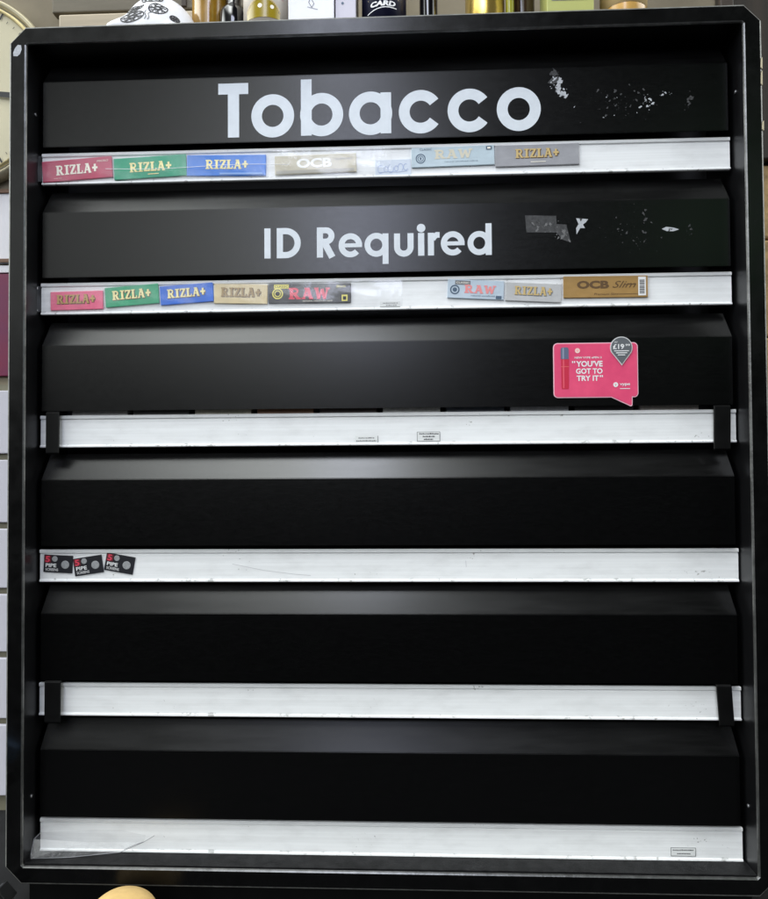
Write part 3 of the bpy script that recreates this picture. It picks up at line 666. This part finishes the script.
for (xa, za, xb, zb) in ((-.004, .027, -.002, .040), (.000, .026, .003, .038)):
    ink.stroke([(xa+(xb-xa)*q/6+.0015*math.sin(q), za+(zb-za)*q/6) for q in range(7)], .0009)
for v in ink.bm.verts:
    h = tree.ray_cast(Vector((v.co.x, -1, v.co.z)), Vector((0, 1, 0))); v.co.y = (h[0].y if h[0] else 0)-.0006
ink.build('crease_lines', INKB, t)

def bottle(label, x, y, prof, m, lab=None, labmat=None, deco=None, name='bottle', cat='bottle'):
    t = thing(name, label, cat, (x, y, TOPZ))
    b = bmesh.new(); add_lathe(b, prof, 0, 0, 0, 48); from_bm('glass', b, m, t)
    if lab:
        r, z0, z1 = lab; b = bmesh.new(); add_lathe(b, [(r-.0003, z0), (r, z0), (r, z1), (r-.0003, z1)], 0, 0, 0, 48); L_ = from_bm('paper_label', b, labmat, t)
        if deco: deco(L_, r, z0, z1)
    return t
def body(r, h, hs, rn): return [(r*.9, 0), (r, .004), (r, hs), (r*.85, hs+.02), (rn, hs+.05), (rn, h-.02), (rn*1.25, h-.018), (rn*1.25, h)]
def wrap(o, r):
    """bend flat print (x along the arc) round the front of a label"""
    for v in o.data.vertices:
        a = v.co.x/r; rr = r+.0004-v.co.y; v.co = (rr*math.sin(a), -rr*math.cos(a), v.co.z)
AMBER = mat('amber_spirit', S(150, 112, 34), .12, spec=.7, var=.3, vscale=(30, 30, 30))
DARKG = mat('dark_bottle_glass', S(16, 16, 18), .08, spec=.8)
bottle('amber golden bottle behind the white skull ornament', -.238, .075, body(.026, .25, .16, .011), AMBER)
# small dark round thing left of the cream label bottle
bottle('small black round jar left of the cream labelled bottle', -.203, .06, [(.017, 0), (.019, .004), (.019, .066), (.015, .074), (.0105, .08), (.0105, .12), (.012, .122), (.012, .14)], DARKG, name='jar', cat='jar')
def cream_deco(L_, r, z0, z1):
    ink = Ink(); ink.arc(0, .040, .026, .0258, 20, 160, .0014, 0); 
    for k in range(-12, 12):
        xa, xb = .002*k, .002*(k+1); xm = abs(xa+xb)/2; ink.rect(xa, xb, .040, .040+.0245*math.sqrt(max(0, 1-(xm/.0245)**2)), 1)
    ink.disc(-.003, .0555, .0030, 2); ink.disc(.013, .0545, .0026, 2)
    for k in range(30):
        x = random.uniform(-.026, .026); z = random.uniform(.067, .12); ink.stroke([(x, z), (x+.003, z+.002), (x+.004, z-.002)], .0007, mi=0 if k % 2 else 3)
    o = ink.build('emblem', [DKGOLD, mat('olive_gold_window', S(146, 126, 30), .2), CREAMI, SALM], L_); wrap(o, r)
bottle('round bottle with cream label and a golden arched window on the cabinet top', -.155, .055, body(.0315, .27, .17, .012), AMBER, (.0319, .03, .15), mat('cream_label', S(226, 216, 202), .5, var=.05), cream_deco)
# white sketch-printed box and lilac box
def carton(label, x0, x1, y, d, h, col, deco=None):
    t = thing('boxed_bottle', label, 'box', ((x0+x1)/2, y, TOPZ)); w_ = (x1-x0)/2
    b = bmesh.new(); add_box(b, -w_, w_, 0, d, 0, h, .001); from_bm('carton', b, mat('carton_%d_%d_%d' % col, S(*col), .45, var=.05, vscale=(20, 20, 20)), t)
    b = bmesh.new(); add_box(b, -w_*.98, w_*.98, .002, d-.002, h+.0003, h+.003, .0008); from_bm('lid_flap', b, mat('carton_%d_%d_%d' % col, S(*col), .45), t)
    if deco: ink = Ink(); deco(ink, w_); ink.build('print', [GREYI, NAVY], t, (0, -.0003, 0))
def sketch(ink, w_):
    ink.stroke([(.002, .074), (-.003, .062), (.001, .055), (.004, .060), (.001, .066), (.006, .070), (.005, .080)], .0008); ink.stroke([(-.005, .056), (.009, .052)], .0006)
    ink.stroke([(-.001, .076), (-.004, .086), (.004, .092)], .0007)
carton('white carton with a small grey sketch printed on it, on the cabinet top', -.1215, -.0605, .03, .06, .17, (226, 226, 230), sketch)
carton('narrow pale lilac carton beside the white carton on the cabinet top', -.0590, -.0315, .034, .05, .15, (196, 192, 202), lambda ink, w_: ink.disc(-.004, .062, .0018, 1))
def card_deco(L_, r, z0, z1):
    ink = Ink(); ink.text('CARD', -.0180, .0170, .0590, .0072, 0, bold=.05, shear=.15)
    ink.stroke([(-.023+.0052*k, .0480+.0060*math.sin(math.pi*min(1, k/7.0)*.62)) for k in range(9)], .0012, mi=0)
    ink.rect(-.022, .022, .066, .0668, 1)
    o = ink.build('lettering', [WHITEINK, DKGOLD], L_); wrap(o, r)
bottle('dark brown bottle with navy label and white arched lettering on the cabinet top', .005, .062, body(.0300, .28, .18, .012), mat('dark_brown_glass', S(44, 24, 14), .1, spec=.8), (.0304, .040, .13), mat('navy_label', S(20, 22, 50), .4), card_deco)
bottle('slim black bottle between the navy labelled bottle and the gold tin', .066, .07, body(.0125, .24, .14, .008), DARKG)
b = bmesh.new()
t = thing('gift_tin', 'round shiny gold gift tin on the cabinet top', 'tin', (.142, .060, TOPZ))
GOLDM = mat('gold_tin', S(206, 176, 92), .22, metal=.85, var=.1)
add_lathe(b, [(.026, 0), (.0265, .003), (.0265, .14)], 0, 0, 0, 48); from_bm('can', b, GOLDM, t)
b = bmesh.new(); add_lathe(b, [(.0274, .1405), (.0274, .158), (.025, .161)], 0, 0, 0, 48); from_bm('lid', b, GOLDM, t)
bottle('thin yellow green bottle right of the gold tin', .1745, .05, body(.0055, .20, .12, .004), mat('yellow_green_glass', S(150, 150, 40), .2))
bottle('dark brown stout bottle left of the yellow green carton', .1975, .085, body(.016, .2, .12, .008), mat('brown_glass', S(60, 44, 30), .15))
carton('yellow green carton on the right of the cabinet top', .2200, .2810, .03, .05, .18, (176, 178, 104), lambda ink, w_: ink.rect(-w_*.8, w_*.8, .0535, .0545, 0))
bottle('squat pale orange bottle right of the yellow green carton', .3280, .06, body(.030, .22, .14, .012), mat('orange_spirit', S(214, 168, 92), .2, var=.15), (.0304, .05, .12), mat('sand_label', S(226, 196, 140), .5))

# ------------------------------------------------------------------ left of the cabinet: clock, posters, slatted board
YW = .2148
def on_wall(px, z): return px, z
t = thing('wall_clock', 'round cream wall clock with gold rims behind the top left corner of the cabinet', 'clock', (-.679, .20, .645))
CR = .156
b = bmesh.new(); add_lathe(b, [(CR, -.014), (CR, .004), (CR-.004, .009), (CR-.008, .004), (CR-.010, .002)], 0, 0, 0, 96, caps=False); o = from_bm('rim', b, mat('clock_rim', S(190, 180, 150), .35, metal=.3), t); o.rotation_euler = (math.pi/2, 0, 0)
b = bmesh.new(); add_lathe(b, [(CR-.012, .003), (CR-.015, .0075), (CR-.018, .003)], 0, 0, 0, 96, caps=False); o = from_bm('inner_rim', b, mat('clock_gold', S(206, 190, 140), .3, metal=.5), t); o.rotation_euler = (math.pi/2, 0, 0)
b = bmesh.new(); add_lathe(b, [(CR-.011, 0), (CR-.011, .0025)], 0, 0, 0, 96); o = from_bm('dial', b, mat('clock_dial', S(206, 198, 168), .6, var=.06, vscale=(10, 10, 10)), t); o.rotation_euler = (math.pi/2, 0, 0)
ink = Ink()
for k in range(60):
    a = R(6*k); r0 = CR-.028; r1 = r0+(.012 if k % 5 == 0 else .004); ink.stroke([(r0*math.sin(a), r0*math.cos(a)), (r1*math.sin(a), r1*math.cos(a))], .003 if k % 5 == 0 else .001)
ink.build('tick_marks', INKB, t, (0, -.004, 0))
ink = Ink(); ink.poly([(-.02, -.006), (.04, -.004), (.112, -.012), (.126, -.0135), (.112, -.022), (.04, -.012), (-.02, -.012)]); ink.build('clock_hand', INKB, t, (0, -.007, 0))
ink = Ink(); ink.poly([(-.004, -.03), (.004, -.03), (.003, .075), (-.003, .075)]); ink.build('clock_hand', INKB, t, (0, -.0075, 0))

def board(name, label, cat, x0, x1, z0, z1, m, frame_m=None, y=.208):
    t = thing(name, label, cat, ((x0+x1)/2, y, z0)); b = bmesh.new(); w_ = (x1-x0)/2
    add_box(b, -w_, w_, 0, .006, 0, z1-z0, .001); from_bm('panel', b, m, t)
    if frame_m:
        for (a, c, d, e) in ((-w_, w_, z1-z0-.006, z1-z0), (-w_, w_, 0, .006)):
            b = bmesh.new(); add_box(b, a, c, -.003, -.0004, d, e, .0006); from_bm('edge_strip', b, frame_m, t)
    return t
WPAN = mat('white_board', S(226, 224, 228), .5, var=.03)
board('notice_board', 'white board with a brown lower edge behind the left side of the cabinet', 'board', -.80, -.545, .368, .486, WPAN, mat('brown_strip', S(110, 78, 56), .5))
board('notice_board', 'small white strip of board above the pink poster', 'board', -.80, -.545, .352, .364, WPAN)
t = board('poster', 'magenta poster on the wall at the left edge behind the cabinet', 'poster', -.80, -.547, .186, .350, mat('magenta_print', S(142, 18, 66), .4, var=.25, vscale=(6, 6, 9), col2=S(96, 26, 76)))
t = thing('slat_board', 'white slatted display board at the left edge behind the cabinet', 'slat board', (-.68, .205, -.50))
SL = mat('lilac_white_slat', S(206, 204, 214), .45, var=.03); OL = mat('olive_groove', S(120, 116, 96), .6)
b = bmesh.new(); add_box(b, -.14, .128, .004, .009, 0, .672); from_bm('backing', b, OL, t)
zs = [.666, .556, .447, .344, .244, .140, .02]
for a, c in zip(zs, zs[1:]):
    b = bmesh.new(); add_box(b, -.14, .128, -.004, .0035, c+.006, a-.004, .0015); from_bm('slat', b, SL, t)

# ------------------------------------------------------------------ right of the cabinet
STONE = mat('sandstone_cladding', S(176, 146, 100), .8, var=.45, vscale=(45, 45, 45), bump=.8, bscale=60)
t = thing('stone_cladding', 'strip of pale sandstone cladding behind the right edge of the cabinet', 'wall panel', (.66, .205, -.6))
z = 0; 
for h in (.17, .15, .18, .16, .17, .15, .115):
    b = bmesh.new(); add_box(b, -.14, .14, -.004, .009, z+.002, z+h, .004); from_bm('stone_block', b, STONE, t); z += h
t = thing('dark_shelf_unit', 'dark brown wooden upright behind the top right corner of the cabinet', 'shelf', (.66, .2, .50))
b = bmesh.new(); add_box(b, -.145, .145, -.01, .012, 0, .4, .002); from_bm('side_board', b, mat('very_dark_wood', S(40, 32, 24), .55, var=.4, vscale=(60, 20, 5)), t)
b = bmesh.new(); add_box(b, -.150, -.13, -.02, -.0105, .01, .4, .002); from_bm('trim', b, DARKW, t)

# ------------------------------------------------------------------ small things at the bottom edge
t = thing('bread_roll', 'pale tan rounded roll on the counter below the bottom left of the cabinet', 'bread', (-.2990, -.0780, -.500))
b = bmesh.new(); bmesh.ops.create_icosphere(b, subdivisions=5, radius=1)
for v in b.verts:
    p = v.co; k = 1+.03*math.sin(3*p.x+1)*math.cos(2.3*p.y); v.co = (p.x*.040*k, p.y*.039*k, max(-.85, p.z)*.0265*k+.0224)
from_bm('crust', b, mat('pale_yellow_crust', S(208, 174, 112), .65, var=.14, vscale=(30, 30, 30), bump=.25, bscale=90), t, smooth=True)
t = thing('bar_end', 'dark grey bar end leaning at the bottom left corner of the cabinet', 'bar', (-.44, -.07, -.465))
b = bmesh.new(); add_box(b, -.13, .004, -.012, .012, -.006, .016, .003); o = from_bm('bar', b, mat('dark_grey_bar', S(48, 48, 50), .45, var=.2), t); o.rotation_euler = (0, R(-42), 0)
b = bmesh.new(); add_box(b, .0045, .007, -.0105, .0105, -.0045, .0145, .001); o = from_bm('end_cap', b, PLASTIC, t); o.rotation_euler = (0, R(-42), 0)
t = thing('striped_packet', 'blue and white striped packet poking in at the lower left edge', 'packet', (-.474, -.06, -.318), (0, R(28), 0))
b = bmesh.new(); add_box(b, -.06, .010, -.006, .006, -.010, .010, .002); from_bm('wrapper', b, mat('light_blue_wrap', S(120, 160, 205), .4), t)
b = bmesh.new()
for k in range(3): add_box(b, -.055, .0085, -.0066, -.0061, -.007+.006*k, -.005+.006*k)
from_bm('stripe', b, WHITEINK, t)
t = thing('black_handle', 'black handle end below the striped packet at the lower left edge', 'handle', (-.472, -.06, -.352), (0, R(-32), 0))
b = bmesh.new(); add_box(b, -.06, .010, -.006, .006, -.008, .008, .003); from_bm('grip', b, PLASTIC, t)
b = bmesh.new(); add_box(b, -.075, -.0605, -.004, .004, -.006, .006, .001); from_bm('shank', b, SCREW, t)
